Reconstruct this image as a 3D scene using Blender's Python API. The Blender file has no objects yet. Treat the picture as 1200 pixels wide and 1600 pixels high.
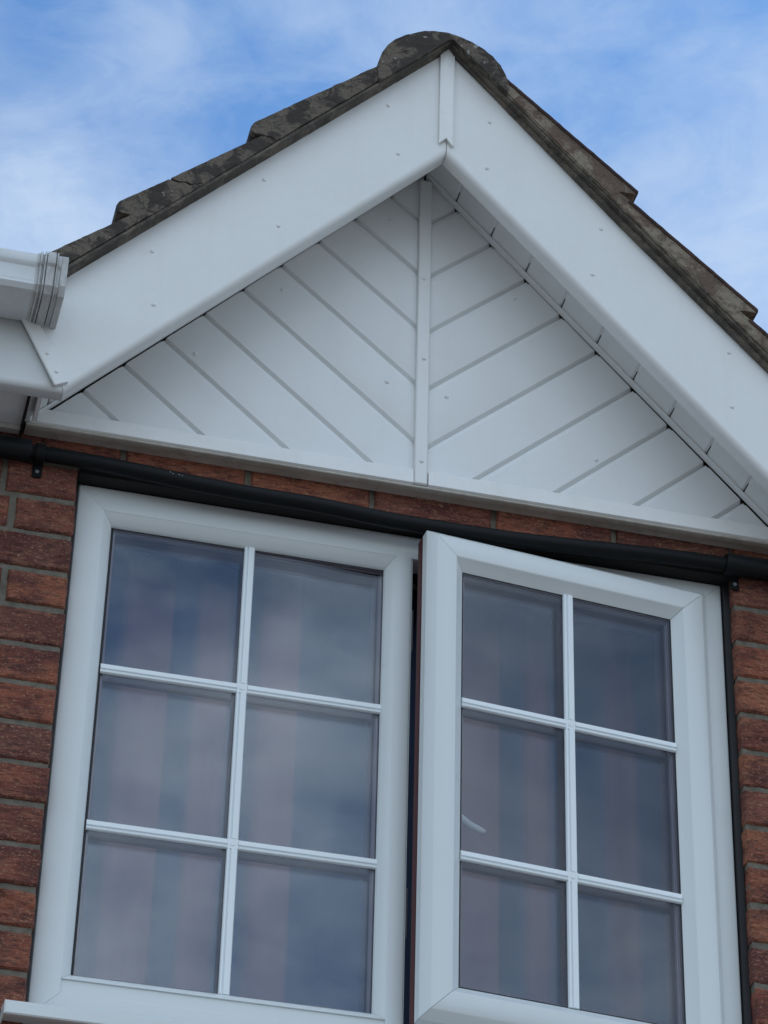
import bpy, bmesh, math, random
from mathutils import Vector, Matrix, noise
random.seed(7)
SC = bpy.context.scene
COL = SC.collection
R = math.radians
# ---------------------------------------------------------------- camera
CAM = Vector((-0.4324, -4.2663, -3.0251))
F_PX = 4660.0
PITCH, YAW, ROLL = 0.6111, 0.2261, 0.0276
cp, sp, cy, sy, cr, sr = (math.cos(PITCH), math.sin(PITCH), math.cos(YAW), math.sin(YAW),
                          math.cos(ROLL), math.sin(ROLL))
FWD = Vector((sy*cp, cy*cp, sp)); _r0 = Vector((cy, -sy, 0)); _u0 = _r0.cross(FWD)
RGT = cr*_r0 + sr*_u0; UPV = -sr*_r0 + cr*_u0
cam_d = bpy.data.cameras.new('camera'); cam = bpy.data.objects.new('camera', cam_d); COL.objects.link(cam)
cam.matrix_world = Matrix.Translation(CAM) @ Matrix((RGT, UPV, -FWD)).transposed().to_4x4()
cam_d.sensor_fit = 'VERTICAL'; cam_d.sensor_height = 36; cam_d.lens = F_PX/1600*36
cam_d.clip_start = 0.05; cam_d.clip_end = 2000
SC.camera = cam
# ---------------------------------------------------------------- light, sky, exposure
SUN_EL, SUN_AZ = R(50), R(62)            # sun stands behind the house
sd = Vector((math.sin(SUN_AZ)*math.cos(SUN_EL), math.cos(SUN_AZ)*math.cos(SUN_EL), math.sin(SUN_EL)))
ld = bpy.data.lights.new('sun', 'SUN'); ld.energy = 2.6; ld.angle = R(0.6); ld.color = (1, .95, .88)
lo = bpy.data.objects.new('sun', ld); COL.objects.link(lo)
lo.rotation_euler = sd.to_track_quat('Z', 'Y').to_euler()
SC.view_settings.view_transform = 'Standard'; SC.view_settings.look = 'None'
SC.view_settings.gamma = 1; SC.view_settings.use_curve_mapping = False
SC.view_settings.exposure = 0.33
W = bpy.data.worlds.new('World'); SC.world = W; W.use_nodes = True
nt = W.node_tree; nt.nodes.clear()
def N(t, typ, **k):
    n = t.nodes.new(typ)
    for a, b in k.items(): setattr(n, a, b)
    return n
def cramp(t, fac, stops, interp='LINEAR'):
    n = N(t, 'ShaderNodeValToRGB'); n.color_ramp.interpolation = interp
    e = n.color_ramp.elements
    while len(e) < len(stops): e.new(.5)
    for el, (p, c) in zip(e, stops):
        el.position = p; el.color = tuple(c)+(1,) if len(c) == 3 else c
    t.links.new(fac, n.inputs[0]); return n.outputs[0]
def mth(t, op, a, b=None, c=None):
    n = N(t, 'ShaderNodeMath', operation=op)
    for i, v in enumerate((a, b, c)):
        if v is None: continue
        if isinstance(v, (int, float)): n.inputs[i].default_value = v
        else: t.links.new(v, n.inputs[i])
    return n.outputs[0]
def mixc(t, f, a, b, mode='MIX'):
    n = N(t, 'ShaderNodeMix', data_type='RGBA', blend_type=mode)
    for k, v in ((0, f), (6, a), (7, b)):
        if isinstance(v, (int, float)): n.inputs[k].default_value = v
        elif isinstance(v, tuple): n.inputs[k].default_value = v if len(v) == 4 else v+(1,)
        else: t.links.new(v, n.inputs[k])
    return n.outputs[2]
sky = N(nt, 'ShaderNodeTexSky', sky_type='NISHITA', sun_disc=False)
sky.sun_elevation = SUN_EL; sky.sun_rotation = SUN_AZ; sky.air_density = 1.25; sky.dust_density = .6; sky.ozone_density = 1.6
tc = N(nt, 'ShaderNodeTexCoord')
def wnoise(scale, detail, rough, dist=0, sc=(1, 1, 1), loc=(0, 0, 0)):
    mp = N(nt, 'ShaderNodeMapping'); mp.inputs['Scale'].default_value = sc; mp.inputs['Location'].default_value = loc
    mp.inputs['Rotation'].default_value = (0, R(25), R(35))
    nt.links.new(tc.outputs['Generated'], mp.inputs[0])
    n = N(nt, 'ShaderNodeTexNoise'); n.inputs['Scale'].default_value = scale; n.inputs['Detail'].default_value = detail
    n.inputs['Roughness'].default_value = rough; n.inputs['Distortion'].default_value = dist
    nt.links.new(mp.outputs[0], n.inputs[0]); return n.outputs[0]
big = wnoise(5.0, 6, .55, .4, (1, 1, 1.6)); fine = wnoise(17, 8, .6, .6, (1, .8, 2.2), (3, 1, 2))
vfine = wnoise(48, 6, .62, 1.2, (1, .6, 2.0), (7, 3, 5))
dens = mth(nt, 'ADD', mth(nt, 'ADD', mth(nt, 'MULTIPLY', big, .70), mth(nt, 'MULTIPLY', fine, .52)), mth(nt, 'MULTIPLY', vfine, .13))
dens = mth(nt, 'SUBTRACT', dens, .175)
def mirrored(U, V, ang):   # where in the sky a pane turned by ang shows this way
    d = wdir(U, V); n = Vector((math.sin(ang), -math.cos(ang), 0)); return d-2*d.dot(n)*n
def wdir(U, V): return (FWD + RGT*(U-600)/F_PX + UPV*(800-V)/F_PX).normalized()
for (U, V, rad, amt) in [(60, 370, 170, .17), (230, 380, 150, .05), (260, 55, 75, .09), (90, 190, 90, .03), (330, 120, 130, -.07), (30, 60, 130, -.07), (1140, 430, 230, .15), (1090, 230, 170, .10),
                         (1190, 130, 90, .10), (830, 70, 90, .05), (480, 190, 150, -.10), (900, 170, 100, -.04), (950, 60, 110, .05), (60, 110, 90, -.05), (1010, 60, 140, -.02), (560, 30, 160, .03)]:
    vd = N(nt, 'ShaderNodeVectorMath', operation='DISTANCE'); vd.inputs[1].default_value = wdir(U, V)
    nt.links.new(tc.outputs['Generated'], vd.inputs[0])
    t_ = mth(nt, 'DIVIDE', vd.outputs['Value'], rad/F_PX)
    g = mth(nt, 'MULTIPLY', mth(nt, 'EXPONENT', mth(nt, 'MULTIPLY', mth(nt, 'MULTIPLY', t_, t_), -.7)), amt)
    dens = mth(nt, 'ADD', dens, g)
cl = cramp(nt, dens, [(.44, (0, 0, 0)), (.60, (.42, .42, .42)), (.84, (1, 1, 1))])
# unseen street-side sky: extra bright cloud added to light the white front and glass
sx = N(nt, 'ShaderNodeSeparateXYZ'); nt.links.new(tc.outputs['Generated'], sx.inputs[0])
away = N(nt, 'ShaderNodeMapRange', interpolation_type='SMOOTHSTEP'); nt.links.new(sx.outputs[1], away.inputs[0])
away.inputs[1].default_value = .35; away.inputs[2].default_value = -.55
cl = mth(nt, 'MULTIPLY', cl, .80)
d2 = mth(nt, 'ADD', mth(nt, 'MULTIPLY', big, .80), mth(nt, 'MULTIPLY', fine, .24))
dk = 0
for (U, V, an, rad, amt) in [(540, 980, 0, .035, .09), (300, 1300, 0, .09, .015), (220, 900, 0, .04, -.04), (540, 1500, 0, .03, -.04), (470, 1180, 0, .02, .05)]:  # unseen clouds added and thinned to shape the left panes' reflection
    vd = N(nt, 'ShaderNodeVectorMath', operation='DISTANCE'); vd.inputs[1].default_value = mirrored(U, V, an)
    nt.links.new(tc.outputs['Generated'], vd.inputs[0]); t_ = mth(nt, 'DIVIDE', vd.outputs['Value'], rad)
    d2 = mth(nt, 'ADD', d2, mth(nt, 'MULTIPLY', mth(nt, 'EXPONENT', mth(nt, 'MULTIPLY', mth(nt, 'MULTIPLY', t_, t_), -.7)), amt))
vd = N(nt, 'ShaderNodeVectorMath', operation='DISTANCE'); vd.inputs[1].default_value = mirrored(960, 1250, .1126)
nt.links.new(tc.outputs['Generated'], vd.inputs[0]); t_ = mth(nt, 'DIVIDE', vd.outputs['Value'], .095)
dark = mth(nt, 'MULTIPLY', mth(nt, 'EXPONENT', mth(nt, 'MULTIPLY', mth(nt, 'MULTIPLY', t_, t_), -.7)), .52)   # unseen sky greyed here to darken the right sash's reflection
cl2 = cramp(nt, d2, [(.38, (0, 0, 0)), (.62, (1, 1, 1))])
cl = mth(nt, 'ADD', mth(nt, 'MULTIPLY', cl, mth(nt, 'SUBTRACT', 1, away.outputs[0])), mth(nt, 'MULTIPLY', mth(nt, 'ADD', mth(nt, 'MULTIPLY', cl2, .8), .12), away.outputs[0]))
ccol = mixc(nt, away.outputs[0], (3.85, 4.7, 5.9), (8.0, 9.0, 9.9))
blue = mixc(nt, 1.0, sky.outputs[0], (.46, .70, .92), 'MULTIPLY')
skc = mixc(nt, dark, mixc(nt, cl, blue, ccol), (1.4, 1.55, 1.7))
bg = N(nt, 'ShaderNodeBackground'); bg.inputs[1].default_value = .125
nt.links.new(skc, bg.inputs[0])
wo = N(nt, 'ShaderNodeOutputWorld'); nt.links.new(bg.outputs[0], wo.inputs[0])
# ---------------------------------------------------------------- materials
def mat(name):
    m = bpy.data.materials.new(name); m.use_nodes = True
    t = m.node_tree; b = t.nodes['Principled BSDF']; return m, t, b
def tnoise(t, scale, detail=4, rough=.5, sc=(1, 1, 1), coord='Object', dist=0, loc=(0, 0, 0)):
    c = N(t, 'ShaderNodeTexCoord'); mp = N(t, 'ShaderNodeMapping'); mp.inputs['Scale'].default_value = sc
    mp.inputs['Location'].default_value = loc
    t.links.new(c.outputs[coord], mp.inputs[0])
    n = N(t, 'ShaderNodeTexNoise'); n.inputs['Scale'].default_value = scale; n.inputs['Detail'].default_value = detail
    n.inputs['Roughness'].default_value = rough; n.inputs['Distortion'].default_value = dist
    t.links.new(mp.outputs[0], n.inputs[0]); return n.outputs[0]
def bump(t, b, h, strength, dist):
    n = N(t, 'ShaderNodeBump'); n.inputs['Strength'].default_value = strength; n.inputs['Distance'].default_value = dist
    t.links.new(h, n.inputs['Height']); t.links.new(n.outputs[0], b.inputs['Normal'])
def pvc(name, col, dirt, amt, rough=.32, grime_scale=(1, 1, 1)):
    m, t, b = mat(name)
    f = tnoise(t, 9, 6, .6, grime_scale)
    b.inputs['Specular IOR Level'].default_value = .45
    f2 = tnoise(t, 70, 3, .6, grime_scale)
    mask = cramp(t, mth(t, 'ADD', mth(t, 'MULTIPLY', f, .7), mth(t, 'MULTIPLY', f2, .3)), [((.42, (0, 0, 0)) if amt > .12 else (.2, (0, 0, 0))), ((.72, (1, 1, 1)) if amt > .12 else (.95, (1, 1, 1)))])
    c = mixc(t, mth(t, 'MULTIPLY', mask, amt), col, dirt)
    stk = cramp(t, tnoise(t, 26, 5, .6, (1, 1, .10), loc=(3, 0, 9)), [(.52, (0, 0, 0)), (.80, (1, 1, 1))])
    c = mixc(t, mth(t, 'MULTIPLY', stk, amt*.9), c, dirt)
    t.links.new(c, b.inputs['Base Color'])
    t.links.new(cramp(t, f, [(.2, (rough-.02,)*3), (.8, (rough+.05,)*3)]), b.inputs['Roughness'])
    bump(t, b, tnoise(t, 6, 2, .5), .25, .0025)
    return m
M = {}
M['pvc'] = pvc('white_plastic', (.80, .81, .795), (.58, .58, .52), .15)
M['frame'] = pvc('white_frame', (.74, .775, .77), (.60, .63, .61), .10, .28)
M['trim'] = pvc('trim_plastic', (.85, .855, .84), (.6, .6, .54), .25, .3)
M['clad'] = pvc('cladding_plastic', (.80, .815, .81), (.56, .56, .53), .14, .36)
M['dirty'] = pvc('weathered_plastic', (.60, .58, .52), (.25, .22, .16), .6, .45)
M['grimy'] = pvc('grimy_plastic', (.62, .63, .62), (.20, .19, .17), .6, .34, (3, 1, 1))
M['gutter'] = pvc('gutter_plastic', (.70, .73, .74), (.45, .44, .41), .35, .3)
M['bar'] = pvc('bar_plastic', (.86, .91, .93), (.7, .75, .76), .08, .22)
def simple(name, col, rough=.5, metal=0, bumpv=None):
    m, t, b = mat(name); b.inputs['Base Color'].default_value = tuple(col)+(1,)
    b.inputs['Roughness'].default_value = rough; b.inputs['Metallic'].default_value = metal
    n = tnoise(t, 30, 4, .6)
    t.links.new(mixc(t, mth(t, 'MULTIPLY', n, .35), tuple(col), tuple(c*.55 for c in col)), b.inputs['Base Color'])
    if bumpv: bump(t, b, tnoise(t, bumpv[0], 4, .6), .5, bumpv[1])
    return m
M['black'] = simple('black_rubber', (.012, .012, .014), .6)
M['pipe'] = simple('black_pipe', (.004, .0048, .006), .5)
M['pipe'].node_tree.nodes['Principled BSDF'].inputs['Specular IOR Level'].default_value = .22
M['lintel'] = simple('dark_lintel', (.009, .008, .0075), .8, 0, (60, .002))
M['gap'] = simple('deep_shadow_gap', (.006, .006, .006), .9)
M['spacer'] = simple('spacer_bar', (.20, .17, .19), .35, .4)
M['steel'] = simple('dull_steel', (.30, .30, .31), .4, .8)
M['maroon'] = simple('rosewood_foil', (.085, .006, .006), .6)
M['maroonbar'] = simple('rosewood_bar', (.075, .028, .030), .45)
M['plaster'] = simple('room_plaster', (.33, .32, .32), .9)
M['handle'] = simple('white_handle', (.93, .95, .94), .3)
M['road'] = simple('ground_paving', (.20, .19, .18), .9, 0, (20, .01))
# glass: clear pane with Schlick reflection, the same seen from either side
m, t, b = mat('clear_glass'); t.nodes.remove(b)
lw = N(t, 'ShaderNodeLayerWeight'); lw.inputs[0].default_value = .5
F = mth(t, 'ADD', mth(t, 'MULTIPLY', mth(t, 'POWER', lw.outputs['Facing'], 4.2), .93), .058)
tr = N(t, 'ShaderNodeBsdfTransparent'); tr.inputs[0].default_value = (.95, .955, .96, 1)
gl = N(t, 'ShaderNodeBsdfGlossy'); gl.inputs['Roughness'].default_value = .004
gl.inputs['Color'].default_value = (.86, .93, 1, 1)
bp_ = N(t, 'ShaderNodeBump'); bp_.inputs['Strength'].default_value = .06; bp_.inputs['Distance'].default_value = .004
t.links.new(tnoise(t, 5, 2, .5), bp_.inputs['Height']); t.links.new(bp_.outputs[0], gl.inputs['Normal'])
mx = N(t, 'ShaderNodeMixShader'); t.links.new(F, mx.inputs[0]); t.links.new(tr.outputs[0], mx.inputs[1]); t.links.new(gl.outputs[0], mx.inputs[2])
t.links.new(mx.outputs[0], t.nodes['Material Output'].inputs[0]); M['glass'] = m
# brick: rustic dragged faces, tint per brick kept in a colour attribute
m, t, b = mat('rustic_brick')
at = N(t, 'ShaderNodeAttribute', attribute_name='tint')
sep = N(t, 'ShaderNodeSeparateColor'); t.links.new(at.outputs['Color'], sep.inputs[0])
n1 = tnoise(t, 55, 6, .65, (.55, 1, 1.5), dist=.6); n2 = tnoise(t, 16, 4, .6, (.8, 1, 1.4)); n3 = tnoise(t, 330, 3, .6, (.6, 1, 1.3))
base = cramp(t, sep.outputs[0], [(0, (.20, .075, .056)), (.3, (.33, .100, .060)), (.6, (.39, .122, .066)), (.85, (.43, .155, .080)), (1, (.26, .082, .060))])
c = mixc(t, cramp(t, n2, [(.42, (0, 0, 0)), (.62, (1, 1, 1))]), base, (.16, .046, .036))
c = mixc(t, mth(t, 'MULTIPLY', cramp(t, n1, [(.50, (0, 0, 0)), (.70, (1, 1, 1))]), .55), c, (.50, .23, .13))
c = mixc(t, mth(t, 'MULTIPLY', cramp(t, n3, [(.58, (0, 0, 0)), (.68, (1, 1, 1))]), .8), c, (.62, .36, .22))
c = mixc(t, mth(t, 'MULTIPLY', cramp(t, tnoise(t, 120, 4, .6, (.5, 1, 1.6)), [(.53, (0, 0, 0)), (.62, (1, 1, 1))]), .6), c, (.07, .034, .028))
t.links.new(c, b.inputs['Base Color']); b.inputs['Roughness'].default_value = .85
bump(t, b, mth(t, 'ADD', tnoise(t, 90, 6, .7, (.45, 1, 1.6), dist=.8), mth(t, 'MULTIPLY', n3, .5)), 1.0, .009)
M['brick'] = m
m, t, b = mat('mortar_joint')
c = mixc(t, cramp(t, tnoise(t, 45, 6, .65), [(.35, (0, 0, 0)), (.7, (1, 1, 1))]), (.21, .19, .15), (.11, .098, .076))
t.links.new(c, b.inputs['Base Color']); b.inputs['Roughness'].default_value = .95
bump(t, b, tnoise(t, 160, 5, .7), .8, .003); M['mortar'] = m
# roof edge
def weathered(name, a, d, light, red=None, k=1.0):
    m, t, b = mat(name)
    n1 = tnoise(t, 13*k, 8, .68, dist=.4); n2 = tnoise(t, 70*k, 6, .7); 
    c = mixc(t, cramp(t, n1, [(.46, (0, 0, 0)), (.54, (1, 1, 1))]), a, d)
    c = mixc(t, mth(t, 'MULTIPLY', cramp(t, n2, [(.50, (0, 0, 0)), (.62, (1, 1, 1))]), .65), c, tuple(x*.35 for x in a))
    if red: c = mixc(t, mth(t, 'MULTIPLY', cramp(t, tnoise(t, 22, 5, .6, loc=(4, 2, 1)), [(.60, (0, 0, 0)), (.72, (1, 1, 1))]), .55), c, red)
    cc = N(t, 'ShaderNodeTexCoord'); v = N(t, 'ShaderNodeTexVoronoi'); v.inputs['Scale'].default_value = 70
    wn = N(t, 'ShaderNodeTexNoise'); wn.inputs['Scale'].default_value = 60
    ad = N(t, 'ShaderNodeVectorMath', operation='MULTIPLY_ADD'); ad.inputs[1].default_value = (.02, .02, .02)
    t.links.new(cc.outputs['Object'], wn.inputs[0]); t.links.new(wn.outputs['Color'], ad.inputs[0]); t.links.new(cc.outputs['Object'], ad.inputs[2])
    t.links.new(ad.outputs[0], v.inputs[0])
    sepc = N(t, 'ShaderNodeSeparateColor'); t.links.new(v.outputs['Color'], sepc.inputs[0])
    spot = mth(t, 'MULTIPLY', mth(t, 'LESS_THAN', v.outputs['Distance'], mth(t, 'MULTIPLY', sepc.outputs[1], .27)), mth(t, 'GREATER_THAN', sepc.outputs[0], .74))
    c = mixc(t, mth(t, 'MULTIPLY', spot, .85), c, light)
    t.links.new(c, b.inputs['Base Color']); b.inputs['Roughness'].default_value = .92
    bump(t, b, mth(t, 'ADD', mth(t, 'ADD', tnoise(t, 55, 8, .7), mth(t, 'MULTIPLY', n1, 1.0)), mth(t, 'MULTIPLY', spot, .12)), 1, .012)
    return m
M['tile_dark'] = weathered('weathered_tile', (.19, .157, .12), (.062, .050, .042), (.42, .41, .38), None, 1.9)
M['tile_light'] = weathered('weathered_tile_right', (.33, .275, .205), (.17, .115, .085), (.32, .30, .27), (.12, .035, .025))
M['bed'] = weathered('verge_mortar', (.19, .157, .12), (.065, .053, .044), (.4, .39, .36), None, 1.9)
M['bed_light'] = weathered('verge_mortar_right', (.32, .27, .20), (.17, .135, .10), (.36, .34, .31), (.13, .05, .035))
M['tile_top'] = weathered('tile_rust_edge', (.085, .040, .032), (.05, .025, .022), (.2, .15, .12))
M['underclk'] = weathered('undercloak_board', (.19, .16, .125), (.10, .085, .07), (.16, .15, .14))
# curtain
m, t, b = mat('striped_curtain')
uvn = N(t, 'ShaderNodeAttribute', attribute_name='stripe'); sp2 = N(t, 'ShaderNodeSeparateColor'); t.links.new(uvn.outputs['Color'], sp2.inputs[0])
c = cramp(t, sp2.outputs[0], [(0, (.055, .085, .16)), (.25, (.08, .10, .175)), (.5, (.155, .125, .17)), (.75, (.26, .165, .19)), (1, (.31, .185, .21))])
t.links.new(c, b.inputs['Base Color']); b.inputs['Roughness'].default_value = .9; bump(t, b, tnoise(t, 400, 2, .5), .3, .001)
M['curtain'] = m
# ---------------------------------------------------------------- builders
def link(name, me, m=None, parent=None, smooth=None):
    o = bpy.data.objects.new(name, me); COL.objects.link(o)
    if m is not None and not me.materials: me.materials.append(M[m] if isinstance(m, str) else m)
    if parent: o.parent = parent
    if smooth is not None:
        for p in me.polygons: p.use_smooth = True
        me.set_sharp_from_angle(angle=R(smooth))
    return o
def tag(o, label=None, cat=None, group=None, kind=None):
    if label: o['label'] = label
    if cat: o['category'] = cat
    if group: o['group'] = group
    if kind: o['kind'] = kind
    return o
def empty(name, loc=(0, 0, 0), parent=None):
    o = bpy.data.objects.new(name, None); COL.objects.link(o); o.location = loc; o.empty_display_size = .1
    if parent: o.parent = parent
    return o
class MB:
    def __init__(s): s.v = []; s.f = []; s.mi = []
    def add(s, vs, fs, mi=0):
        k = len(s.v); s.v += [tuple(p) for p in vs]
        for f in fs: s.f.append([i+k for i in f]); s.mi.append(mi)
    def box(s, x0, x1, y0, y1, z0, z1, mi=0):
        s.add([(x0, y0, z0), (x1, y0, z0), (x1, y1, z0), (x0, y1, z0), (x0, y0, z1), (x1, y0, z1), (x1, y1, z1), (x0, y1, z1)],
              [(0, 3, 2, 1), (4, 5, 6, 7), (0, 1, 5, 4), (1, 2, 6, 5), (2, 3, 7, 6), (3, 0, 4, 7)], mi)
    def prism(s, poly, y0, y1, mi=0):
        """poly in (x,z), extruded along y"""
        n = len(poly); s.add([(p[0], y0, p[1]) for p in poly]+[(p[0], y1, p[1]) for p in poly],
              [list(range(n)), list(range(2*n-1, n-1, -1))]+[(i, (i+1) % n + 0, (i+1) % n+n, i+n) if False else ((i+1) % n, i, i+n, (i+1) % n+n) for i in range(n)], mi)
    def sweepx(s, poly, x0, x1, mi=0):
        """poly in (y,z), extruded along x"""
        n = len(poly); s.add([(x0, p[0], p[1]) for p in poly]+[(x1, p[0], p[1]) for p in poly],
              [list(range(n)), list(range(2*n-1, n-1, -1))]+[((i+1) % n, i, i+n, (i+1) % n+n) for i in range(n)], mi)
    def tube(s, pts, rad, seg=20, mi=0):
        pts = [Vector(p) for p in pts]; k = len(s.v); n = len(pts)
        for i, p in enumerate(pts):
            d = (pts[min(i+1, n-1)]-pts[max(i-1, 0)]).normalized()
            a = d.cross(Vector((0, 0, 1)) if abs(d.z) < .9 else Vector((1, 0, 0))).normalized(); b = d.cross(a)
            r = rad[i] if isinstance(rad, (list, tuple)) else rad
            for j in range(seg):
                g = 2*math.pi*j/seg; s.v.append(tuple(p + a*math.cos(g)*r + b*math.sin(g)*r))
        for i in range(n-1):
            for j in range(seg):
                s.f.append([k+i*seg+j, k+i*seg+(j+1) % seg, k+(i+1)*seg+(j+1) % seg, k+(i+1)*seg+j]); s.mi.append(mi)
        s.f.append([k+j for j in range(seg)][::-1]); s.mi.append(mi)
        s.f.append([k+(n-1)*seg+j for j in range(seg)]); s.mi.append(mi)
    def mesh(s, name, mats):
        me = bpy.data.meshes.new(name); me.from_pydata(s.v, [], s.f)
        for m in mats: me.materials.append(M[m])
        for p, i in zip(me.polygons, s.mi): p.material_index = i
        bm = bmesh.new(); bm.from_mesh(me); bmesh.ops.recalc_face_normals(bm, faces=bm.faces); bm.to_mesh(me); bm.free()
        return me
    def build(s, name, mats, parent=None, smooth=30, bevel=None):
        o = link(name, s.mesh(name, [mats] if isinstance(mats, str) else mats), None, parent, smooth)
        if bevel:
            b = o.modifiers.new('bevel', 'BEVEL'); b.width = bevel; b.segments = 2; b.limit_method = 'ANGLE'; b.angle_limit = R(40)
        return o
def ring(mb, prof, x0, x1, z0, z1, gap=.00035, mi=0, y0=0):
    """mitred four-member frame; prof = closed polygon of (inset, y)"""
    C = [(x0, z1, 1, -1), (x1, z1, -1, -1), (x1, z0, -1, 1), (x0, z0, 1, 1)]
    n = len(prof)
    for k in range(4):
        A, B = C[k], C[(k+1) % 4]
        d = (Vector((B[0]-A[0], B[1]-A[1]))).normalized()
        vs = [(A[0]+A[2]*i+d.x*gap, y+y0, A[1]+A[3]*i+d.y*gap) for i, y in prof]+[(B[0]+B[2]*i-d.x*gap, y+y0, B[1]+B[3]*i-d.y*gap) for i, y in prof]
        mb.add(vs, [list(range(n)), list(range(2*n-1, n-1, -1))]+[((i+1) % n, i, i+n, (i+1) % n+n) for i in range(n)], mi)
def dome_mesh():
    bm = bmesh.new(); bmesh.ops.create_uvsphere(bm, u_segments=14, v_segments=8, radius=1)
    me = bpy.data.meshes.new('pin_head'); bm.to_mesh(me); bm.free(); me.materials.append(M['pvc'])
    for p in me.polygons: p.use_smooth = True
    return me
PIN = dome_mesh()
def pin(x, y, z, parent, r=.0042):
    o = bpy.data.objects.new('pin_head', PIN); COL.objects.link(o); o.parent = parent
    o.location = (x, y, z); o.scale = (r, r*.65, r); return o
XC = .599
SL = math.tan(R(46.25)); CS, SN = math.cos(R(46.25)), math.sin(R(46.25))
ZG = -4.62
# ---------------------------------------------------------------- ground
g = MB(); g.box(-900, 900, -900, 900, ZG-.3, ZG)
tag(g.build('ground', 'road'), kind='structure')
# ---------------------------------------------------------------- house
house = empty('brick_house', (0, 0, ZG))
tag(house, 'red brick house front with white cladded gable over an upstairs window', 'house')
class H:  # parts are placed in world coordinates under the house Empty
    pass
def under(o, parent):
    o.parent = parent; o.matrix_parent_inverse = Matrix.Identity(4); return o
def part(name):
    o = empty(name, (0, 0, 0)); o.parent = house; o.location = (0, 0, -ZG); return o
# --- wall
wall = part('wall')
ZJ = -.0625; XL, XR = -.0050, 1.1955; ZSILL = -1.032; YW = -.03
def brick(mb, cols, x0, x1, z0, z1, fine, seed, endL=False, endR=False):
    """one brick; fine = displaced grid front"""
    tint = random.random(); st = len(mb.f)
    if not fine:
        mb.box(x0, x1, YW, .06, z0, z1); cols += [tint]*6; return
    nx = max(4, int((x1-x0)/.0032)); nz = max(4, int((z1-z0)/.0030)); k = len(mb.v)
    rough = random.choice([1.0, 1.3, .8, .35]); D = random.uniform(-.0015, .0015)
    jl, jr = random.uniform(-.0015, .0015), random.uniform(-.0015, .0015); jt, jb = random.uniform(-.001, .001), random.uniform(-.001, .001)
    cols_n = nx+1
    for j in range(nz+1):
        for i in range(nx+1):
            u, v = i/nx, j/nz
            x = x0+jl+(x1+jr-x0-jl)*u; z = z0+jb+(z1+jt-z0-jb)*v
            e = min(x-x0-jl, x1+jr-x, z-z0-jb, z1+jt-z)
            ex = noise.noise(Vector((x*60+seed, seed, z*60)))*.0014
            n = noise.fractal(Vector((x*55+seed*3.1, seed, z*150)), .9, 2.1, 4)*.0028*rough + noise.noise(Vector((x*22+seed, 2, z*30)))*.0012
            rnd = .0045*max(0, 1-e/.004)**2
            y = YW+D+n+rnd
            if e < .0008: x += ex; z += ex*.8
            mb.v.append((x, y, z))
    for j in range(nz):
        for i in range(nx):
            a = k+j*cols_n+i; mb.f.append([a, a+1, a+cols_n+1, a+cols_n]); mb.mi.append(0)
    # skirt back to depth .06
    per = [k+i for i in range(nx+1)]+[k+j*cols_n+nx for j in range(1, nz+1)]+[k+nz*cols_n+i for i in range(nx-1, -1, -1)]+[k+j*cols_n for j in range(nz-1, 0, -1)]
    b0 = len(mb.v)
    for p in per: v = mb.v[p]; mb.v.append((v[0], .06, v[2]))
    n = len(per)
    for i in range(n): mb.f.append([per[i], b0+i, b0+(i+1) % n, per[(i+1) % n]]); mb.mi.append(0)
    cols += [tint]*(len(mb.f)-st)
mb = MB(); cols = []
J = .0105
def course(k):   # returns z0,z1 of course k (0 = the one just below joint ZJ)
    return ZJ-.075*(k+1)+J/2, ZJ-.075*k-J/2
seed = 0
def run(x0, x1, start, z0, z1, fine_rng=(-.6, 1.75)):
    """bricks of 215 with perps, clipped to [x0,x1]; 'start' = a perp centre position"""
    global seed
    k0 = math.floor((x0-start)/.225)-1
    x = start+k0*.225
    while x < x1:
        a, b = max(x+J/2, x0), min(x+.225-J/2, x1)
        if b-a > .03:
            seed += 1
            fine = fine_rng[0] < b and a < fine_rng[1] and z1 > -1.45 and z0 < .14
            brick(mb, cols, a, b, z0, z1, fine, seed*1.37)
        x += .225
kmax = int((ZJ-ZG)/.075)
for k in range(-2, kmax):
    z0, z1 = course(k); odd = k % 2
    if z0 < ZG: continue
    if k < 0 and z1 > ZJ-.075*(-1)+.05 or k == -2:   # course above the opening
        run(-2.6, 3.9, .07, z0, z1)
    elif k == -1:
        run(-2.6, XL, -.02-.1125*1-.0, z0, z1); run(XR, 3.9, XR+.19, z0, z1)
    elif z0 > ZSILL-.03:
        # left jamb: headers show on even courses, as in the photograph; right jamb likewise
        run(-2.6, XL, (XL+J/2) - (.1125 if k % 2 == 0 else .225), z0, z1)
        run(XR, 3.9, (XR-J/2) + (.1125 if k % 2 == 1 else .225), z0, z1)
    else:
        run(-2.6, 3.9, (XL+J/2)-(.1125 if k % 2 == 0 else .225), z0, z1)
me = mb.mesh('bricks', ['brick'])
ca = me.color_attributes.new('tint', 'FLOAT_COLOR', 'CORNER')
for p, c_ in zip(me.polygons, cols):
    for li in p.loop_indices: ca.data[li].color = (c_, c_, c_, 1)
o = link('brickwork', me, None, wall, 42)
# mortar body behind (with opening) – slabs butting around the window
mo = MB(); YM = YW+.0055
def slab(x0, x1, z0, z1):
    mo.box(x0, x1, YM, .10, z0, z1)
slab(-2.6, XL-.0015, ZG, .012); slab(XR+.0015, 3.9, ZG, .012); slab(XL-.0015, XR+.0015, ZG, ZSILL-.012); slab(-2.6, 3.9, .012, .16)
mo.build('mortar_joints', 'mortar', wall, 30)
l = MB(); l.box(XL+.001, XR-.001, YW+.0015, .1, .0005, .0115); l.build('lintel', 'lintel', wall, 30, .001)
l = MB(); l.box(XR-.0115, XR-.001, -.009, .05, ZSILL+.02, .0); l.build('sealant', 'black', wall, 30)
l = MB(); l.box(XL+.0005, XL+.0046, -.002, .05, ZSILL+.02, .0); l.build('sealant', 'black', wall, 30)
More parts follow.
